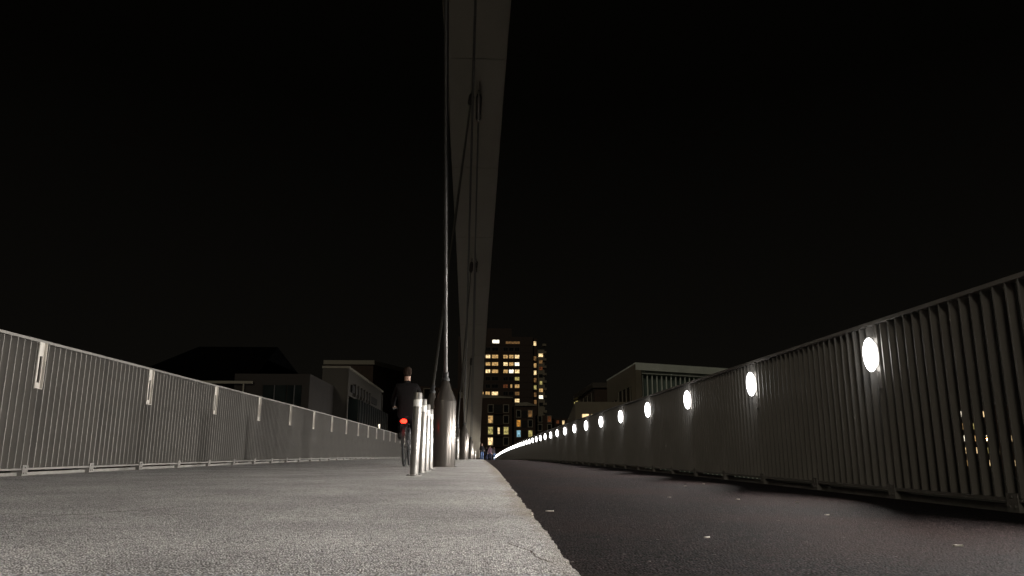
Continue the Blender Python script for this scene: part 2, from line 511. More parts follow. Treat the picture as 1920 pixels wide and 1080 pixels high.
# ------------------------------------------------------------------ cable anchors on the deck
def make_anchor():
    root = empty('cable_anchor')
    s = MB(); s.lathe([(.205, 0), (.205, 1.17), (.204, 1.175)], seg=40); s.build('drum', M_steel, root, smooth=True)
    s = MB(); s.lathe([(.2035, 1.176), (.068, 1.535), (.058, 1.55)], seg=40); s.build('cone', M_steel, root, smooth=True)
    s = MB(); s.lathe([(.056, 1.545), (.074, 1.55), (.078, 1.57), (.074, 1.60), (.045, 1.615)], seg=24); s.build('collar', M_black, root, smooth=True)
    s = MB(); s.lathe([(.235, 0), (.235, .008), (.207, .009)], seg=40); s.build('foot_ring', M_steel, root, smooth=True)
    return root
anc = [(-.60, 13.92, 'largest steel cone topped cable anchor, next to the four bollards'),
       (-.60, 34.5, 'second steel cable anchor with a dark body and lit cone'),
       (-.49, 56.5, 'third small cable anchor at the foot of the arch in view'),
       (-.52, 74.0, 'farthest tiny cable anchor before the pedestrian')]
ancl = [(-1.02, 16.9, 'cable anchor half hidden behind the bollards and the biggest anchor'),
        (-.99, 38.0, 'dark cone of an anchor peeking over the lone bollard'),
        (-.95, 58.6, 'dark anchor hidden behind the second cable anchor')]
A0 = make_anchor(); first = True
for (x, y, lb) in anc + ancl:
    o = A0 if first else copy_tree(A0); first = False
    o.location = (x, y, deck_z(x, y) + .006)
    tag(o, lb, 'cable anchor', 'steel cable anchors along the middle of the bridge')

def cable(p0, p1, r, m, sock, label, d0=1.56):
    p0, p1 = Vector(p0), Vector(p1)
    root = tag(empty('suspension_cable', p0), label, 'cable', 'arch hangers')
    d = (p1 - p0); L = d.length; u = d.normalized()
    s = MB(); s.tube([(0, 0, 0), d * .5, d], r, 12); s.build('rod', m, root, smooth=True)
    if sock:
        s = MB(); a = d - u * (sock + .25)
        s.tube([a - u * .14, a, d - u * .22, d - u * .1], [r * 1.2, .095, .095, .06], 20)
        s.build('socket', M_steel, root, smooth=True)
        s = MB(); s.tube([d - u * .11, d + u * .1], .03, 8); s.build('pin', M_black, root)
    s = MB(); s.tube([(0, 0, 0), u * .14], r * 1.5, 12); s.build('end_fitting', M_black, root, smooth=True)
    return root
def top(x, y): return (x, y, deck_z(x, y) + 1.6)
def und(y, dx): return (arch_x(y) + dx, y, arch_z(y) - .28)
cable(top(*anc[0][:2]), (-.452, 5.9, 12.25), .037, M_rod, 0, 'thick shiny hanger rising from the biggest anchor on the left of the arch')
cable(top(*anc[1][:2]), und(6.2, .1), .030, M_cable, .75, 'thin dark hanger running up from the second anchor past the top of the picture')
cable(top(*anc[2][:2]), und(22.0, .1), .030, M_cable, .95, 'dark hanger ending in the upper bright socket on the arch')
cable(top(*anc[3][:2]), und(38.0, .1), .030, M_cable, .95, 'dark hanger ending in the middle socket on the arch')
cable(top(*ancl[0][:2]), und(22.0, -.12), .036, M_cable, .3, 'black hanger slanting from the upper arch socket down behind the bollards')
cable(top(*ancl[1][:2]), und(38.0, -.12), .030, M_cable, .3, 'black hanger slanting from the middle arch socket to the dark cone')
cable(top(*ancl[2][:2]), und(57.5, -.12), .030, M_cable, .3, 'short black hanger slanting from the lowest arch socket')

# ------------------------------------------------------------------ litter on the cycle path
M_scrap = mat('pale_scrap', (.36, .33, .28), .6, noise_s=40, var=.2)
for i, (x, y, r_, lb) in enumerate([(.36, 3.79, .028, 'pale scrap beside the edge of the light footway'), (1.69, 4.95, .02, 'small pale scrap in the lit band, middle of the path'),
        (1.99, 4.74, .02, 'small pale scrap nearest the railing lamps'), (1.72, 3.75, .02, 'yellowish scrap on the dark path'),
        (1.58, 2.51, .022, 'pale scrap lying nearest the camera at the right'), (2.23, 7.49, .02, 'distant pale scrap below the second lamp'),
        (1.89, 6.93, .016, 'distant faint scrap left of the others'), (1.28, 5.1, .016, 'faint grey scrap in the middle of the path'), (.8, 2.69, .018, 'faint scrap in the dark foreground')]):
    s = MB()
    r_ *= .8; k = 7; pts = [(r_ * random.uniform(.75, 1.15) * math.cos(2 * math.pi * j / k), .35 * r_ * random.uniform(.8, 1.1) * math.sin(2 * math.pi * j / k)) for j in range(k)]
    n0 = len(s.v)
    for (a, c) in pts: s.v.append((a, c, 0.0))
    for (a, c) in pts: s.v.append((a * .96, c * .96, .0025 + .12 * abs(a)))
    s.f.append(tuple(range(k - 1, -1, -1))); s.f.append(tuple(range(k, 2 * k))); s.m += [0, 0]
    for j in range(k):
        s.f.append((j, (j + 1) % k, k + (j + 1) % k, k + j)); s.m.append(0)
    o = s.build('litter_scrap', M_scrap)
    o.location = (x, y, deck_z(x, y) - .002); o.rotation_euler = (0, 0, random.uniform(-.5, .5))
    tag(o, lb, 'litter', 'pale scraps lying on the cycle path')

# ------------------------------------------------------------------ people
M_skin = mat('skin', (.42, .26, .19), .55, noise_s=20, var=.1)
def cloth(name, c): return mat(name, c, .95, spec=.08, noise_s=25, var=.25, bump=.002)
M_hair = cloth('hair', (.03, .02, .015))

def skin_body(name, J, E, Rr, rootk, mats, cls, parent, sub=2):
    me = bpy.data.meshes.new(name); keys = list(J); idx = {k: i for i, k in enumerate(keys)}
    me.from_pydata([J[k] for k in keys], [(idx[a], idx[c]) for a, c in E], [])
    o = bpy.data.objects.new('tmp', me); col.objects.link(o)
    sm = o.modifiers.new('s', 'SKIN')
    for k in keys:
        sv = me.skin_vertices[0].data[idx[k]]
        rr = Rr[k]; sv.radius = rr if isinstance(rr, tuple) else (rr, rr); sv.use_root = (k == rootk)
    ss = o.modifiers.new('u', 'SUBSURF'); ss.levels = sub; ss.render_levels = sub
    dg = bpy.context.evaluated_depsgraph_get()
    m2 = bpy.data.meshes.new_from_object(o.evaluated_get(dg))
    bpy.data.objects.remove(o)
    m2.name = name; m2.materials.clear()
    for m in mats: m2.materials.append(m)
    for p in m2.polygons:
        p.material_index = cls(p.center); p.use_smooth = True
    r = bpy.data.objects.new(name, m2); col.objects.link(r); r.parent = parent
    return r

def person(loc, rz, pose, top_c, leg_c, label, group=None, sc_=1.0, hair_r=0):
    root = tag(empty('person', loc, (0, 0, rz)), label, 'person', group); root.scale = (sc_,) * 3
    J = dict(pel=(0, 0, .95), sp=(0, .01, 1.12), ch=(0, .0, 1.33), nb=(0, 0, 1.46), nk=(0, .01, 1.53), h1=(0, .02, 1.60), h2=(0, .025, 1.68), h3=(0, .01, 1.74))
    Rr = dict(pel=(.15, .11), sp=(.13, .10), ch=(.165, .115), nb=(.09, .08), nk=(.052, .055), h1=(.066, .08), h2=(.078, .095), h3=(.05, .06))
    E = [('pel', 'sp'), ('sp', 'ch'), ('ch', 'nb'), ('nb', 'nk'), ('nk', 'h1'), ('h1', 'h2'), ('h2', 'h3')]
    for sd, t in ((-1, 'l'), (1, 'r')):
        P = pose[t]
        J.update({t + 'sh': (sd * .17, 0, 1.42), t + 'el': P['el'], t + 'wr': P['wr'], t + 'hd': P['hd'],
                  t + 'hp': (sd * .09, 0, .88), t + 'kn': P['kn'], t + 'an': P['an'], t + 'to': P['to']})
        Rr.update({t + 'sh': .062, t + 'el': .048, t + 'wr': .034, t + 'hd': (.022, .036), t + 'hp': .095, t + 'kn': .062, t + 'an': .046, t + 'to': (.045, .03)})
        E += [('ch', t + 'sh'), (t + 'sh', t + 'el'), (t + 'el', t + 'wr'), (t + 'wr', t + 'hd'), ('pel', t + 'hp'), (t + 'hp', t + 'kn'), (t + 'kn', t + 'an'), (t + 'an', t + 'to')]
        hd = Vector(P['hd']); dr = (hd - Vector(P['wr'])).normalized()
        side = Vector((0, 1, 0)) if abs(dr.y) < .8 else Vector((1, 0, 0))
        for q in range(4):
            a = hd + side * (.027 - .018 * q) + dr * .028; bb = a + dr * (.04, .045, .042, .032)[q] + Vector((-sd * .008, 0, -.006))
            J[t + 'f%d' % q] = tuple(a); J[t + 'g%d' % q] = tuple(bb); Rr[t + 'f%d' % q] = .0095; Rr[t + 'g%d' % q] = .008
            E += [(t + 'hd', t + 'f%d' % q), (t + 'f%d' % q, t + 'g%d' % q)]
        a = hd + side * .035 - dr * .01; J[t + 'th'] = tuple(a + side * .012 + dr * .03); Rr[t + 'th'] = .01; E.append((t + 'hd', t + 'th'))
    wz = [Vector(pose[t]['wr']) for t in 'lr']; shoe_z = .09
    def cls(c):
        if c.z > 1.515: return 0
        for t in 'lr':
            if (Vector(pose[t]['hd']) - c).length < .085: return 0
        if pose.get('ride'):
            for t in 'lr':
                if (Vector(pose[t]['to']) - c).length < .13 or (Vector(pose[t]['an']) - c).length < .06: return 3
            return 1 if (c.z > .93 + .25 * c.y * 0 and c.y > -.3 and not (c.z < 1.0 and c.y > .12)) else 2
        if c.z < shoe_z: return 3
        return 1 if c.z > .86 else 2
    skin_body('body', J, E, Rr, 'pel', [M_skin, top_c, leg_c, M_black], cls, root)
    hr = MB()
    hr.lathe([(.001, .105), (.05, .098), (.08, .07), (.092, .03), (.09, -.02), (.075, -.07), (.06, -.075)][::-1], seg=16, M=Matrix.Translation((0, -.012, 1.675)) @ Matrix.Scale(.86, 4, (1, 0, 0)))
    o = hr.build('hair', M_hair, root, smooth=True); o.scale = (1, 1, 1)
    return root
stand = dict(l=dict(el=(-.25, -.03, 1.16), wr=(-.2, .12, 1.0), hd=(-.17, .17, .96), kn=(-.1, .03, .49), an=(-.11, -.02, .08), to=(-.13, .14, .04)),
             r=dict(el=(.25, -.02, 1.15), wr=(.2, .13, 1.02), hd=(.16, .18, .98), kn=(.1, .03, .49), an=(.12, -.01, .08), to=(.14, .14, .04)))
walk = dict(l=dict(el=(-.22, -.12, 1.15), wr=(-.22, -.05, .92), hd=(-.22, -.02, .84), kn=(-.09, .2, .52), an=(-.09, .28, .1), to=(-.09, .42, .06)),
            r=dict(el=(.22, .08, 1.15), wr=(.22, .24, .95), hd=(.22, .3, .88), kn=(.09, -.02, .48), an=(.09, -.32, .14), to=(.09, -.2, .05)))
P = lambda x, y: (x, y, deck_z(x, y) + (.006 if x < .25 else -.004))
c_black = cloth('black_coat', (.012, .012, .014)); c_jean = cloth('blue_jeans', (.10, .15, .28))
c_grey = cloth('grey_coat', (.05, .045, .05)); c_mauve = cloth('mauve_coat', (.10, .06, .08)); c_navy = cloth('navy_trousers', (.02, .025, .05))
person(P(.50, 79), R(200), stand, c_black, c_jean, 'pedestrian in black jacket and blue jeans standing at the foot of the arch')
person(P(1.45, 86), R(10), walk, c_mauve, c_navy, 'faint walker in a mauve coat, middle of the cycle path', 'distant walkers at the crest of the bridge')
person(P(1.95, 88), R(-8), walk, c_grey, c_jean, 'faint walker in grey, nearest the end of the lamp row', 'distant walkers at the crest of the bridge')
person(P(1.1, 89), R(5), walk, c_grey, c_navy, 'faint dark walker just right of the standing pedestrian', 'distant walkers at the crest of the bridge', .96)

# ------------------------------------------------------------------ buildings
def win_mats():
    d = {}
    def E(n, c, s): d[n] = mat('pane_' + n, (.3, .28, .24), .4, noise_s=3.5, var=.2, emit=c, es=s)
    def E2(n, c, s):
        m = mat('pane_' + n, (.1, .1, .1), .3)
        nn = m.node_tree.nodes; l = m.node_tree.links; b_ = nn['Principled BSDF']
        t = nn.new('ShaderNodeTexCoord'); ns = nn.new('ShaderNodeTexNoise'); ns.inputs['Scale'].default_value = 1.6; ns.inputs['Detail'].default_value = 3
        r = nn.new('ShaderNodeMapRange'); r.inputs[1].default_value = .35; r.inputs[2].default_value = .65; r.inputs[3].default_value = s * .35; r.inputs[4].default_value = s * 1.5
        g = nn.new('ShaderNodeNewGeometry')
        l.new(g.outputs['Position'], ns.inputs['Vector']); l.new(ns.outputs[0], r.inputs[0]); l.new(r.outputs[0], b_.inputs['Emission Strength'])
        b_.inputs['Emission Color'].default_value = (*c, 1); d[n] = m
    E2('bright', (1, .72, .36), 1.15); E2('warm', (1, .60, .22), .55); E2('dim', (1, .5, .16), .14); E2('white', (1, .9, .7), 2.0)
    E2('orange', (1, .42, .06), .5); E2('cool', (.4, .8, 1), .5); E2('yellow', (.9, .75, .25), .45); E2('red', (1, .25, .05), .08)
    d['dark'] = mat('pane_dark', (.015, .015, .015), .12, noise_s=2, var=.3)
    return d
PN = win_mats()
M_brick_d = mat('dark_brick', (.045, .028, .02), .85, noise_s=2.5, var=.35)
M_tower = mat('tower_brick', (.04, .027, .021), .85, noise_s=1.2, var=.25)
M_cream = mat('cream_render', (.20, .175, .13), .8, noise_s=.8, var=.12)
M_brown = mat('brown_render', (.022, .017, .013), .8, noise_s=.7, var=.1)
M_white = mat('white_render', (.055, .048, .038), .7, noise_s=.7, var=.1)
M_wgreen = mat('green_lit_cladding', (.74, .80, .72), .6, noise_s=.7, var=.1)  # white cladding with the greenish street light mixed into its colour
M_roof = mat('dark_roof', (.004, .004, .004), 1.0, spec=0, noise_s=2, var=.3)
M_frame = mat('window_frame', (.22, .20, .155), .6, noise_s=3, var=.1)
M_frame_d = mat('dark_frame', (.05, .05, .05), .5, noise_s=3, var=.2)
M_glass = mat('dark_glass', (.012, .016, .015), .2, spec=.25, noise_s=.5, var=.3)
M_curtain = mat('curtain_glass', (.16, .21, .19), .25, noise_s=(1.1, 1.1, .05), var=.5)
M_bal = mat('recess_shade', (.02, .018, .016), .9, noise_s=3, var=.2)  # for flat slabs: shade of the openings is put into this dark colour

def window(parent, org, u, x, z, wd, ht, kind, fm=None, fw=.16, off=.0, proud=.12, bars=1):
    """org: a point of the wall, u: unit vector along it (left to right seen from outside), x,z: centre"""
    fm = fm or M_frame_d
    nrm = Vector((u.y, -u.x, 0))
    M = Matrix(((u.x, -nrm.x, 0, org[0] + u.x * x), (u.y, -nrm.y, 0, org[1] + u.y * x), (0, 0, 1, z), (0, 0, 0, 1)))
    s = MB(); a, c = wd / 2, ht / 2
    s.box((-a, -proud, -c), (-a + fw, -.003, c), M=M); s.box((a - fw, -proud, -c), (a, -.003, c), M=M)
    s.box((-a + fw, -proud, c - fw), (a - fw, -.003, c), M=M); s.box((-a + fw, -proud, -c), (a - fw, -.003, -c + fw), M=M)
    for i in range(bars):
        q = -a + wd * (i + 1) / (bars + 1)
        s.box((q - .03, -proud * .7, -c + fw), (q + .03, -.03, c - fw), M=M)
    f = s.build('window', fm, parent)
    s = MB(); s.box((-a + fw, -.028, -c + fw), (a - fw, -.004, c - fw), M=M)
    s.build('pane', PN[kind], f)
    return f

# --- tower block far off (Y = 300)
T = tag(empty('tower_block', (13, 300, -2)), 'tallest dark tower block with many lit yellow windows, right of the arch', 'building')
def Tbox(nm, a, c, m):
    s = MB(); s.box(tuple(a[i] - T.location[i] for i in range(3)), tuple(c[i] - T.location[i] for i in range(3)), ); return s.build(nm, m, T)
Tbox('wall', (-8, 300, -2), (22.2, 316, 48.5), M_tower)
Tbox('penthouse', (-4, 301, 48.51), (13.6, 312, 52.1), M_tower)
Tbox('side_wing', (22.21, 301.2, -2), (23.9, 314, 48.0), M_brick_d)
Tbox('stair_tower', (23.91, 302, -2), (27.0, 312, 43.6), M_cream)
for z in [40.4 - 2.98 * i + 1.6 for i in range(-1, 9)]:
    Tbox('balcony', (26.2, 300.9, z), (27.7, 304.5, z + .9), M_cream)
    if z < 47: Tbox('floor_band', (-8, 299.88, z), (22.2, 299.998, z + .18), M_brick_d)
O = Vector((0, 300, 0)) - T.location; U = Vector((1, 0, 0))
rowz = [43.4, 40.4, 37.4, 34.45, 31.5, 28.5, 25.6, 22.8, 19.8]
lit = {40.4: ['bright', 'warm', 'warm', 'warm', 'bright'], 37.4: ['warm', 'warm', 'bright', 'warm', 'white'], 34.45: ['bright', 'warm', 'warm', 'white', 'bright'],
       31.5: ['dark', 'dark', 'dark', 'dark', 'yellow'], 28.5: ['dark', 'dark', 'red', 'warm', 'warm'], 25.6: ['warm', 'bright', 'dark', 'dark', 'dim'], 22.8: ['dark', 'dark', 'dark', 'dark', 'bright']}
for z in rowz:
    for i, x in enumerate((4.0, 6.84, 11.1, 13.4, 15.74)):
        k = lit.get(z, ['dark'] * 5)[i]
        wd = 2.6 if i == 1 else (1.9 if i != 3 or z != 28.5 else .8)
        window(T, O, U, x, z + O.z * 0 - T.location.z * 0 - (-2) * 0 + (0 - T.location.z), wd, 1.5, k, fw=.08, proud=.06)
    for x in (-4.5, -1.2, 1.4):
        window(T, O, U, x, z - T.location.z, 1.9, 1.5, random.choice(['dark', 'warm', 'dim']), fw=.08, proud=.06)
window(T, O, U, 7.1, 46.5 - T.location.z, 2.9, 1.5, 'white', fw=.08, proud=.06)
window(T, O, U, 14.0, 46.1 - T.location.z, 5.8, 1.1, 'dim', fw=.08, proud=.06, bars=4)
O2 = Vector((0, 301.2, 0)) - T.location
for i, k in enumerate(['bright', 'dim', 'warm', 'bright', 'dim', 'yellow', 'dim', 'dim']):
    window(T, O2, U, 23.1, (46.0, 39.9, 37.0, 34.1, 31.1, 28.2, 25.3, 22.3)[i] - T.location.z, 1.1, 1.8, k, fw=.06, proud=.06, bars=0)
O3 = Vector((0, 302, 0)) - T.location
for z, k, wd in ((41.3, 'bright', 1.9), (38.6, 'dim', 1.5), (35.9, 'cool', 1.5), (32.9, 'dark', 1.6), (30.1, 'yellow', 1.1), (27.1, 'warm', 1.6), (24.4, 'white', 1.8), (21.5, 'dark', 1.6)):
    w_ = window(T, O3, U, 25.5, z - T.location.z, wd, 1.5, k if k != 'cool' else 'red', fw=.08, proud=.06)

# --- dark brick flats in front of the tower (Y = 205), stepping down to the right
def block(name, label, loc, parts):
    r = tag(empty(name, loc), label, 'building'); L = Vector(loc)
    for (nm, foot, z0, z1, m) in parts:
        s = MB(); s.prism([(p[0] - L.x, p[1] - L.y) for p in foot], z0 - L.z, [zz - L.z for zz in z1] if isinstance(z1, (list, tuple)) else z1 - L.z)
        s.build(nm, m, r)
    return r
def rect(x0, y0, x1, y1): return [(x0, y0), (x1, y0), (x1, y1), (x0, y1)]
F1 = block('brick_flats', 'dark brick flats with white framed windows, left section touching the arch in view', (4, 205, -2),
           [('wall', rect(-6, 205, 9.4, 217), -2, [17.6, 16.2, 16.2, 17.6], M_brick_d), ('roof_edge', rect(-6, 204.7, 9.6, 204.99), 16.2, [17.9, 16.5, 16.5, 17.9], M_frame)])
O = Vector((0, 205, 0)) - F1.location; dz = 2
kinds = {0: ['dark', 'warm', 'yellow', 'bright'], 1: ['dark', 'dark', 'yellow', 'dark']}
for c, x in enumerate((3.54, 7.75)):
    for rI, z in enumerate((13.4, 10.5, 7.5, 4.7)):
        window(F1, O, U, x, z + dz, 1.6, 2.3, kinds[c][rI], fm=M_frame, fw=.2, proud=.15, bars=0)
for rI, z in enumerate((13.4, 10.5, 7.5, 4.7)):
    s = MB(); s.box((4.5 - 4, -.1, z - 1.1 + dz), (6.7 - 4, -.005, z + 1.1 + dz)); s.build('recess_shade', M_bal, F1)
    s = MB(); s.box((4.4 - 4, -.6, z - 1.5 + dz), (6.8 - 4, -.11, z - 1.25 + dz)); s.build('balcony', M_brick_d, F1)
window(F1, Vector((0, 204.9, 0)) - F1.location, U, 5.75, 7.5 + dz, .6, 1.8, 'bright', fw=.05, proud=.1, bars=0)
F2 = block('brick_flats', 'dark brick flats, middle section with one orange and one bluish window', (13, 207, -2),
           [('wall', rect(9.9, 206, 15.8, 217), -2, 14.2, M_brick_d), ('roof_edge', [(10.2, 205.7), (13.5, 205.5), (16.2, 205.8), (16.2, 205.99), (10.2, 205.99)], 14.21, [15.0, 15.2, 14.4, 14.4, 15.0], M_frame)])
O = Vector((0, 206, 0)) - F2.location
for x, ks in ((11.2, ['dark', 'orange', 'cool']), (14.4, ['dim', 'dark', 'yellow'])):
    for z, k in zip((12.1, 9.5, 6.75), ks):
        window(F2, O, U, x, z + dz, 1.4, 2.1, k, fm=M_frame, fw=.2, proud=.15, bars=0)
for z in (12.1, 9.5, 6.75, 4.0):
    s = MB(); s.box((12.1 - 13, -1.1, z - 1.1 + dz), (13.5 - 13, -1.005, z + .8 + dz)); s.build('recess_shade', M_bal, F2)
F3 = block('brick_flats', 'dark brick flats, lowest right section with unlit framed windows', (18, 210, -2),
           [('wall', rect(16.3, 208, 20.6, 219), -2, 11.8, M_brick_d)])
O = Vector((0, 208, 0)) - F3.location
for x, ks in ((17.2, ['dark', 'dark', 'dark']), (19.8, ['red', 'dark', 'dark'])):
    for z, k in zip((10.8, 8.5, 6.0), ks):
        window(F3, O, U, x, z + dz, 1.25, 1.9, k, fm=M_frame, fw=.18, proud=.15, bars=0)
F4 = block('low_house', 'low dark reddish house with a tiny lit window left of the white building', (26, 212, -2),
           [('wall', rect(20.7, 210, 36, 220), -2, 11.0, M_brick_d)])
O = Vector((0, 210, 0)) - F4.location
window(F4, O, U, 22.3, 10.1 + dz, .8, .9, 'red', fw=.05, proud=.05, bars=0)
window(F4, O, U, 23.9, 9.9 + dz, .7, 1.3, 'bright', fw=.05, proud=.05, bars=0)

# --- white modern building on the right bank (Y = 70 .. 107)
d1 = Vector((9.5, 4.0, 0)).normalized()
c0 = Vector((14.9, 70, 0)); c1 = c0 + d1 * 27
Wt = block('modern_building', 'white modern building with roof overhang and tall glass strip, behind the lit lamps', (20, 78, -2),
   [('wall', [(14.9, 70), (15.5, 70.25), (15.5, 86), (14.9, 86)], -2, 8.8, M_cream),
    ('glass_wall', [(15.51, 71.2), (c1.x, c1.y + .97), (c1.x, 92), (15.51, 86)], -2, 7.94, M_curtain),
    ('roof_slab', [(14.9, 69.98), (c1.x, c1.y - .02), (c1.x, 92), (14.88, 86.02)], 8.801, 8.95, M_wgreen)])
L = Wt.location
s = MB(); a = c0 + Vector((.0, -.03, 0)); e = c1 + Vector((0, -.03, 0))
s.prism([(a.x - L.x, a.y - L.y), (e.x - L.x, e.y - L.y), (e.x - L.x, e.y + .3 - L.y), (a.x - L.x, a.y + .3 - L.y)], 8.25 - L.z, 8.8 - L.z); s.build('fascia', M_wgreen, Wt)
s = MB(); a = c0 + d1 * .7 + Vector((0, .3, 0)); e = c1 + Vector((0, .3, 0))
s.prism([(a.x - L.x, a.y - L.y), (e.x - L.x, e.y - L.y), (e.x - L.x, e.y + 1.6 - L.y), (a.x - L.x, a.y + 1.6 - L.y)], 7.96 - L.z, 8.2 - L.z); s.build('soffit', M_wgreen, Wt)
for i in range(46):
    p = c0 + d1 * (.9 + .56 * i) + Vector((0, .55, 0))
    s = MB(); s.box((p.x - .04 - L.x, p.y - .05 - L.y, -2 - L.z), (p.x + .04 - L.x, p.y + .2 - L.y, 7.95 - L.z)); s.build('mullion', M_wgreen, Wt)
for (y0, y1, z0, z1) in ((72.4, 78.5, 2.5, 6.9), (79.3, 84.6, 2.5, 6.2)):
    f = MB(); f.box((14.9 - .07 - L.x, y0 - L.y, z0 - L.z), (14.895 - L.x, y1 - L.y, z1 - L.z)); g = f.build('window', M_glass, Wt)
    f = MB()
    for q in range(4):
        yq = y0 + (y1 - y0) * q / 3
        f.box((14.9 - .13 - L.x, yq - .06 - L.y, z0 - L.z), (14.9 - .072 - L.x, yq + .06 - L.y, z1 - L.z))
    f.build('frame', M_frame, g)
W2 = block('terrace_house', 'dark part of the modern block with a lit narrow end window and balconies', (18, 98, -2),
   [('wall', rect(13.75, 88, 26, 106), -2, 8.2, M_brick_d), ('roof_edge', rect(13.5, 87.7, 26, 106.3), 8.21, 8.8, M_white)])
L = W2.location
for i, y in enumerate((89.5, 93, 96.5, 100)):
    f = MB(); f.box((13.66 - L.x, y - L.y, 5.3 - L.z), (13.745 - L.x, y + 2.4 - L.y, 7.7 - L.z)); g = f.build('window', M_glass, W2)
    f = MB(); f.box((13.60 - L.x, y - .12 - L.y, 5.3 - L.z), (13.655 - L.x, y + .1 - L.y, 7.7 - L.z)); f.build('frame', M_frame, g)
f = MB(); f.box((13.6 - L.x, 102.6 - L.y, 5.8 - L.z), (13.745 - L.x, 105.8 - L.y, 7.8 - L.z)); g = f.build('window', PN['yellow'], W2)
W3 = block('low_annex', 'low pale annex with a sloping parapet and a lit window, left of the white building', (12, 80, -2),
   [('wall', [(9.75, 75), (14.85, 75), (14.85, 86), (13.4, 87.5), (9.75, 82.5)], -2, [5.6, 5.6, 5.0, 4.0, 4.0], M_cream)])
O = Vector((0, 75, 0)) - W3.location
window(W3, O, U, 10.75, 3.85 + dz, .8, 1.2, 'bright', fw=.06, proud=.06, bars=0)
window(W3, O, U, 12.25, 3.85 + dz, 2.0, 1.2, 'bright', fw=.06, proud=.06, bars=0)

# --- left bank: pale glass-fronted pavilion, dark hipped house, brick flats behind
Lb = block('white_pavilion', 'pale boxy building with deep roof overhang above dark glass, behind the left railing', (-12, 80, -2),
   [('wall', rect(-14.4, 70, -12.1, 90), -2, 8.25, M_white), ('glass_wall', [(-12.09, 71.0), (-11.2, 71.2), (-11.2, 95.2), (-12.09, 95.2)], -2, 5.5, M_glass),
    ('end_wall', rect(-14.4, 95.3, -12.0, 95.9), -2, 7.9, M_white)])
L = Lb.location
s = MB(); s.box((-14.4 - L.x, 90.01 - L.y, -2 - L.z), (-12.1 - L.x, 95.29 - L.y, 8.25 - L.z)); s.build('wall', M_white, Lb)
s = MB(); s.box((-14.45 - L.x, 69.96 - L.y, 8.26 - L.z), (-11.95 - L.x, 96 - L.y, 8.45 - L.z)); s.build('roof_slab', M_frame, Lb)
s = MB(); s.box((-12.09 - L.x, 69.97 - L.y, -2 - L.z), (-11.98 - L.x, 70.5 - L.y, 8.25 - L.z)); s.build('column', M_white, Lb)
s = MB(); s.box((-12.09 - L.x, 72 - L.y, 6.2 - L.z), (-11.9 - L.x, 90 - L.y, 6.9 - L.z)); s.build('slot_shade_strip', M_bal, Lb)  # raised strip, the slot's shadow painted by its dark colour
for y in (73.5, 75.5, 77.5, 79.5, 81.5, 83.5):
    s = MB(); s.box((-12.0 - L.x, y - L.y, 5.9 - L.z), (-11.8 - L.x, y + .45 - L.y, 7.1 - L.z)); s.build('vent_fin', M_white, Lb)
for i in range(14):
    y = 72.2 + 1.7 * i
    s = MB(); s.box((-11.19 - L.x, y - L.y, -2 - L.z), (-11.1 - L.x, y + .1 - L.y, 5.5 - L.z)); s.build('mullion', M_frame_d, Lb)
s = MB(); s.box((-11.18 - L.x, 86.3 - L.y, 3.2 - L.z), (-11.05 - L.x, 86.75 - L.y, 3.85 - L.z)); s.build('wall_light', PN['white'], Lb)

H = tag(empty('hipped_house', (-20, 68, -2)), 'large house with a black hipped roof and pale gutter behind the left railing', 'building')
L = H.location
s = MB(); s.box((-30 - L.x, 62 - L.y, -2 - L.z), (-19.2 - L.x, 72 - L.y, 6.1 - L.z)); s.build('wall', M_brick_d, H)
s = MB(); s.box((-19.19 - L.x, 60 - L.y, -2 - L.z), (-13.3 - L.x, 72 - L.y, 6.6 - L.z)); s.build('wing', M_brown, H)
s = MB()
v = [(-28.5, 60, 5.95), (-17.9, 60, 5.95), (-15.6, 73, 5.95), (-31.5, 73, 5.95), (-24.4, 66, 9.6), (-17.6, 66, 9.6)]
v = [(a - L.x, c - L.y, d - L.z) for a, c, d in v]; n0 = 0
s.v += v; s.f += [(0, 1, 5, 4), (2, 3, 4, 5), (3, 0, 4), (3, 2, 1, 0), (1, 2, 5)]; s.m += [0] * 5
s.build('roof', [M_roof, M_brown], H)
s = MB(); s.box((-28.5 - L.x, 59.75 - L.y, 5.8 - L.z), (-17.7 - L.x, 59.94 - L.y, 6.0 - L.z)); s.build('gutter', M_frame, H)
s = MB(); s.tube([(-18.4 - L.x, 59.8 - L.y, 5.8 - L.z), (-18.4 - L.x, 59.8 - L.y, -2 - L.z)], .06, 8); s.build('downpipe', M_frame, H)
for (x0, x1, z0, z1) in ((-16.9, -15.1, -1.0, 5.7), (-15.0, -13.9, 1.5, 5.7)):
    f = MB(); f.box((x0 - L.x, 59.93 - L.y, z0 - L.z), (x1 - L.x, 59.995 - L.y, z1 - L.z)); g = f.build('window', M_glass, H)
    f = MB(); f.box(((x0 + x1) / 2 - .04 - L.x, 59.88 - L.y, z0 - L.z), ((x0 + x1) / 2 + .04 - L.x, 59.925 - L.y, z1 - L.z)); f.build('frame', M_frame_d, g)

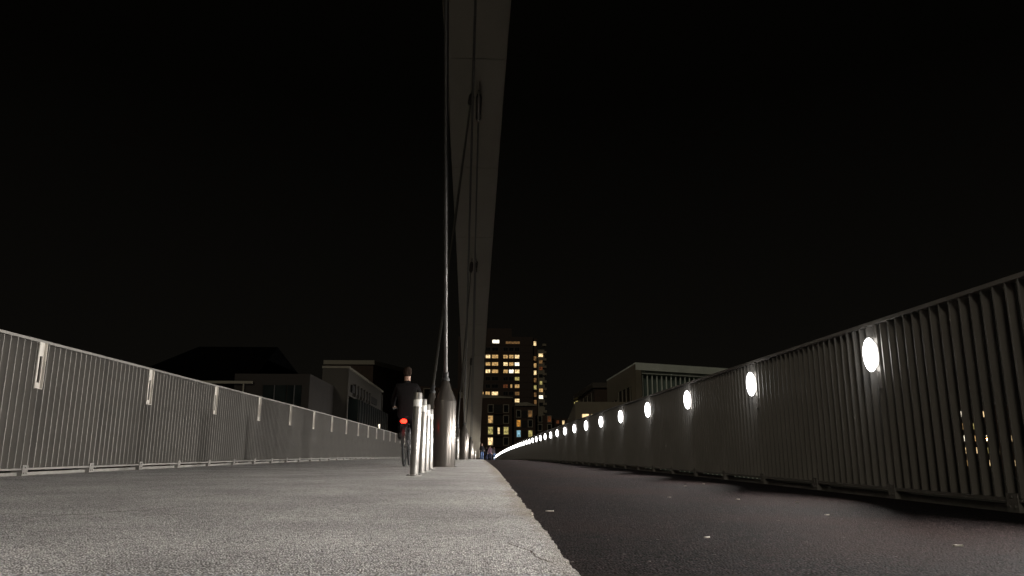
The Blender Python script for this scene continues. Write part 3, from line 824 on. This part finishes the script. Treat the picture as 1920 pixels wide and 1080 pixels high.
FL = block('brick_flats', 'dark brick flats behind the pale pavilion, one window lit yellow beside the front bollard', (-22, 148, -2),
   [('wall', [(-29.5, 145), (-20.2, 145), (-15.0, 159), (-15.0, 170), (-29.5, 170)], -2, 17.8, M_brick_d),
    ('roof_edge', [(-29.7, 144.7), (-20.0, 144.7), (-14.7, 158.9), (-14.9, 159.3), (-20.2, 145.0), (-29.7, 145.0)], 17.81, 18.6, M_frame),
    ('wing', [(-14.99, 150), (-4, 152), (-4, 165), (-14.99, 165)], -2, [14.4, 13.9, 13.9, 14.4], M_brick_d)])
ow = Vector((-14.99, 150, 0)) - FL.location; uw = Vector((10.99, 2, 0)).normalized()
for x, ks in ((.9, ['dark', 'dim', 'dark', 'dark']), (5.2, ['dark', 'dark', 'warm', 'dark']), (8.2, ['dim', 'dark', 'dark', 'dark'])):
    for z, k in zip((13.0, 9.9, 6.8, 3.7), ks):
        if z < 13.3: window(FL, ow, uw, x, z + dz - .3, 2.0, 2.3, k, fm=M_frame, fw=.16, proud=.15, bars=0)
window(FL, ow, uw, 2.35, 9.35 + dz, 1.0, 1.7, 'orange', fw=.08, proud=.15, bars=1)
window(FL, ow, uw, 7.4, 10.9 + dz, .5, .5, 'white', fw=.05, proud=.15, bars=0)

# --- flats on the far bank, seen through the gaps of the right railing
FR = block('far_flats', 'distant flats with rows of lit windows glimpsed through the right railing', (115, 182, -5.2),
   [('wall', rect(98, 182, 136, 194), -5.2, 13, M_brick_d), ('roof_edge', rect(97.8, 181.8, 136.2, 194.2), 13.01, 13.4, M_frame_d)])
O = Vector((0, 182, 0)) - FR.location
random.seed(3)
for x in [100.5 + 2.45 * i for i in range(14)]:
    for z, pr in ((10.9, .35), (7.9, .3), (5.0, .85), (2.1, .8), (-.9, .55), (-3.5, .4)):
        k = random.choice(['white', 'bright', 'bright', 'warm', 'yellow']) if random.random() < pr else 'dark'
        window(FR, O, U, x, z + 5.2, 1.7, 1.6, k, fw=.1, proud=.06)
# orange street lamp on the far bank
SL = tag(empty('street_lamp', (82.7, 120, -6)), 'orange glowing street lamp glimpsed low through the right railing', 'lamp')
s = MB(); s.tube([(0, 0, 0), (0, 0, 9.1)], [.09, .05], 10); s.build('pole', M_black, SL)
s = MB(); s.lathe([(.05, 9.1), (.28, 9.4), (.3, 9.5), (.1, 9.6)], seg=16); s.build('hood', M_black, SL)
M_or = mat('sodium_lamp', (.8, .5, .2), .4, emit=(1, .5, .12), es=60)
s = MB(); s.lathe([(.02, 9.0), (.2, 9.1), (.24, 9.25), (.2, 9.33)], seg=16); s.build('bulb', M_or, SL, smooth=True)

# ------------------------------------------------------------------ bicycle with its lit red rear lamp, and rider
BK = tag(empty('bicycle', (-1.3, 13.75, deck_z(-1.3, 13.75) + .006)), 'dark city bicycle with a glowing red rear lamp, left of the front bollard', 'bicycle')
M_bk = mat('frame_paint', (.05, .05, .055), .35, noise_s=20, var=.2)
M_red = mat('red_lamp', (.6, .02, .01), .3, emit=(1, .012, .005), es=14)
def wheel(y):
    t = MB(); pts = [(0, .335 * math.cos(2 * math.pi * i / 32), .335 * math.sin(2 * math.pi * i / 32)) for i in range(33)]
    t.tube(pts, .019, 8, cap=False); o = t.build('wheel', M_rubber, BK, smooth=True); o.location = (0, y, .352)
    t = MB(); t.tube([(0, p[1] * .94, p[2] * .94) for p in pts], .008, 6, cap=False)
    for i in range(24):
        a = 2 * math.pi * i / 24; t.tube([(.02 * (-1) ** i, 0, 0), (0, .315 * math.cos(a), .315 * math.sin(a))], .0015, 4)
    t.tube([(-.05, 0, 0), (.05, 0, 0)], .02, 8)
    r = t.build('rim', M_rod, o)
wheel(0); wheel(1.08)
t = MB()
bb = (0, .44, .30); st = (0, .22, .88); hd = (0, .86, .92); hb = (0, .92, .72)
for a, c, r_ in ((bb, st, .016), (bb, hb, .019), (st, hd, .014), ((0, .85, 1.0), hb, .018)): t.tube([a, c], r_, 8)
for sx in (-1, 1):
    t.tube([(sx * .03, .42, .3), (sx * .06, 0, .352)], .009, 6); t.tube([(sx * .015, .25, .80), (sx * .06, 0, .352)], .008, 6)
    t.tube([(sx * .03, .93, .70), (sx * .055, 1.0, .5), (sx * .055, 1.08, .352)], .011, 6)
t.build('frame', M_bk, BK, smooth=True)
t = MB(); t.tube([(-.31, .66, 1.06), (-.26, .78, 1.08), (-.1, .86, 1.08), (.1, .86, 1.08), (.26, .78, 1.08), (.31, .66, 1.06)], .011, 8); t.tube([(0, .85, 1.0), (0, .855, 1.085)], .014, 8); t.build('handlebar', M_rod, BK, smooth=True)
t = MB(); t.tube([(0, -.0 + .06, .935), (0, .16, .93), (0, .3, .93)], [.075, .06, .02], 10); t.tube([st, (0, .2, .92)], .013, 8); t.build('saddle', M_black, BK, smooth=True)
t = MB()
for sx in (-.06, .06): t.tube([(sx, .18, .74), (sx, -.30, .75)], .006, 6); t.tube([(sx, -.2, .75), (sx, 0, .36)], .005, 6)
for yy in (-.3, -.15, .0, .15): t.tube([(-.06, yy, .747), (.06, yy, .747)], .005, 6)
t.build('rear_rack', M_black, BK)
t = MB()
for i in range(14):
    a0, a1 = R(20 + i * 11), R(20 + (i + 1) * 11)
    P0 = (-math.cos(a0) * .37 * -1, math.sin(a0) * .37)
    q = [(sx, math.cos(a) * .372, .352 + math.sin(a) * .372) for a in (a0, a1) for sx in (-.025, .025)]
    t.quad([q[0], q[1], q[3], q[2]])
t.build('mudguard', M_black, BK)
t = MB(); t.lathe([(.0, 0), (.03, .004), (.038, .02), (.036, .035)], seg=16, M=Matrix.Translation((0, -.345, .78)) @ Matrix.Scale(1.5, 4, (1, 0, 0)) @ Matrix.Rotation(-math.pi / 2, 4, 'X'))
t.build('rear_lamp', M_red, BK, smooth=True)
t = MB(); t.tube([(-.09, .44, .30), (.09, .44, .30)], .012, 8)
t.tube([(.08, .44, .30), (.085, .44, .13)], .01, 6); t.tube([(-.08, .44, .30), (-.085, .44, .47)], .01, 6)
t.box((.09, .40, .115), (.17, .49, .14)); t.box((-.17, .40, .46), (-.09, .49, .485)); t.lathe([(.09, -.003), (.09, .003)], seg=24, M=Matrix.Translation((.06, .44, .3)) @ Matrix.Rotation(math.pi / 2, 4, 'Y'))
t.build('crankset', M_rod, BK)
ride = dict(ride=True,
    l=dict(el=(-.27, .22, 1.18), wr=(-.29, .46, 1.10), hd=(-.29, .54, 1.085), kn=(-.13, .40, .90), an=(-.13, .24, .52), to=(-.13, .38, .50)),
    r=dict(el=(.27, .22, 1.18), wr=(.29, .46, 1.10), hd=(.29, .54, 1.085), kn=(.13, .34, .62), an=(.13, .22, .22), to=(.13, .36, .16)))
c_jk = cloth('dark_jacket', (.012, .011, .011)); c_tr = cloth('dark_trousers', (.010, .010, .011))
rd = person((-1.3, 13.75 + .13, deck_z(-1.3, 13.8) + .02), 0, ride, c_jk, c_tr, 'cyclist in dark clothes seen from behind, seated on the bicycle with the red lamp')
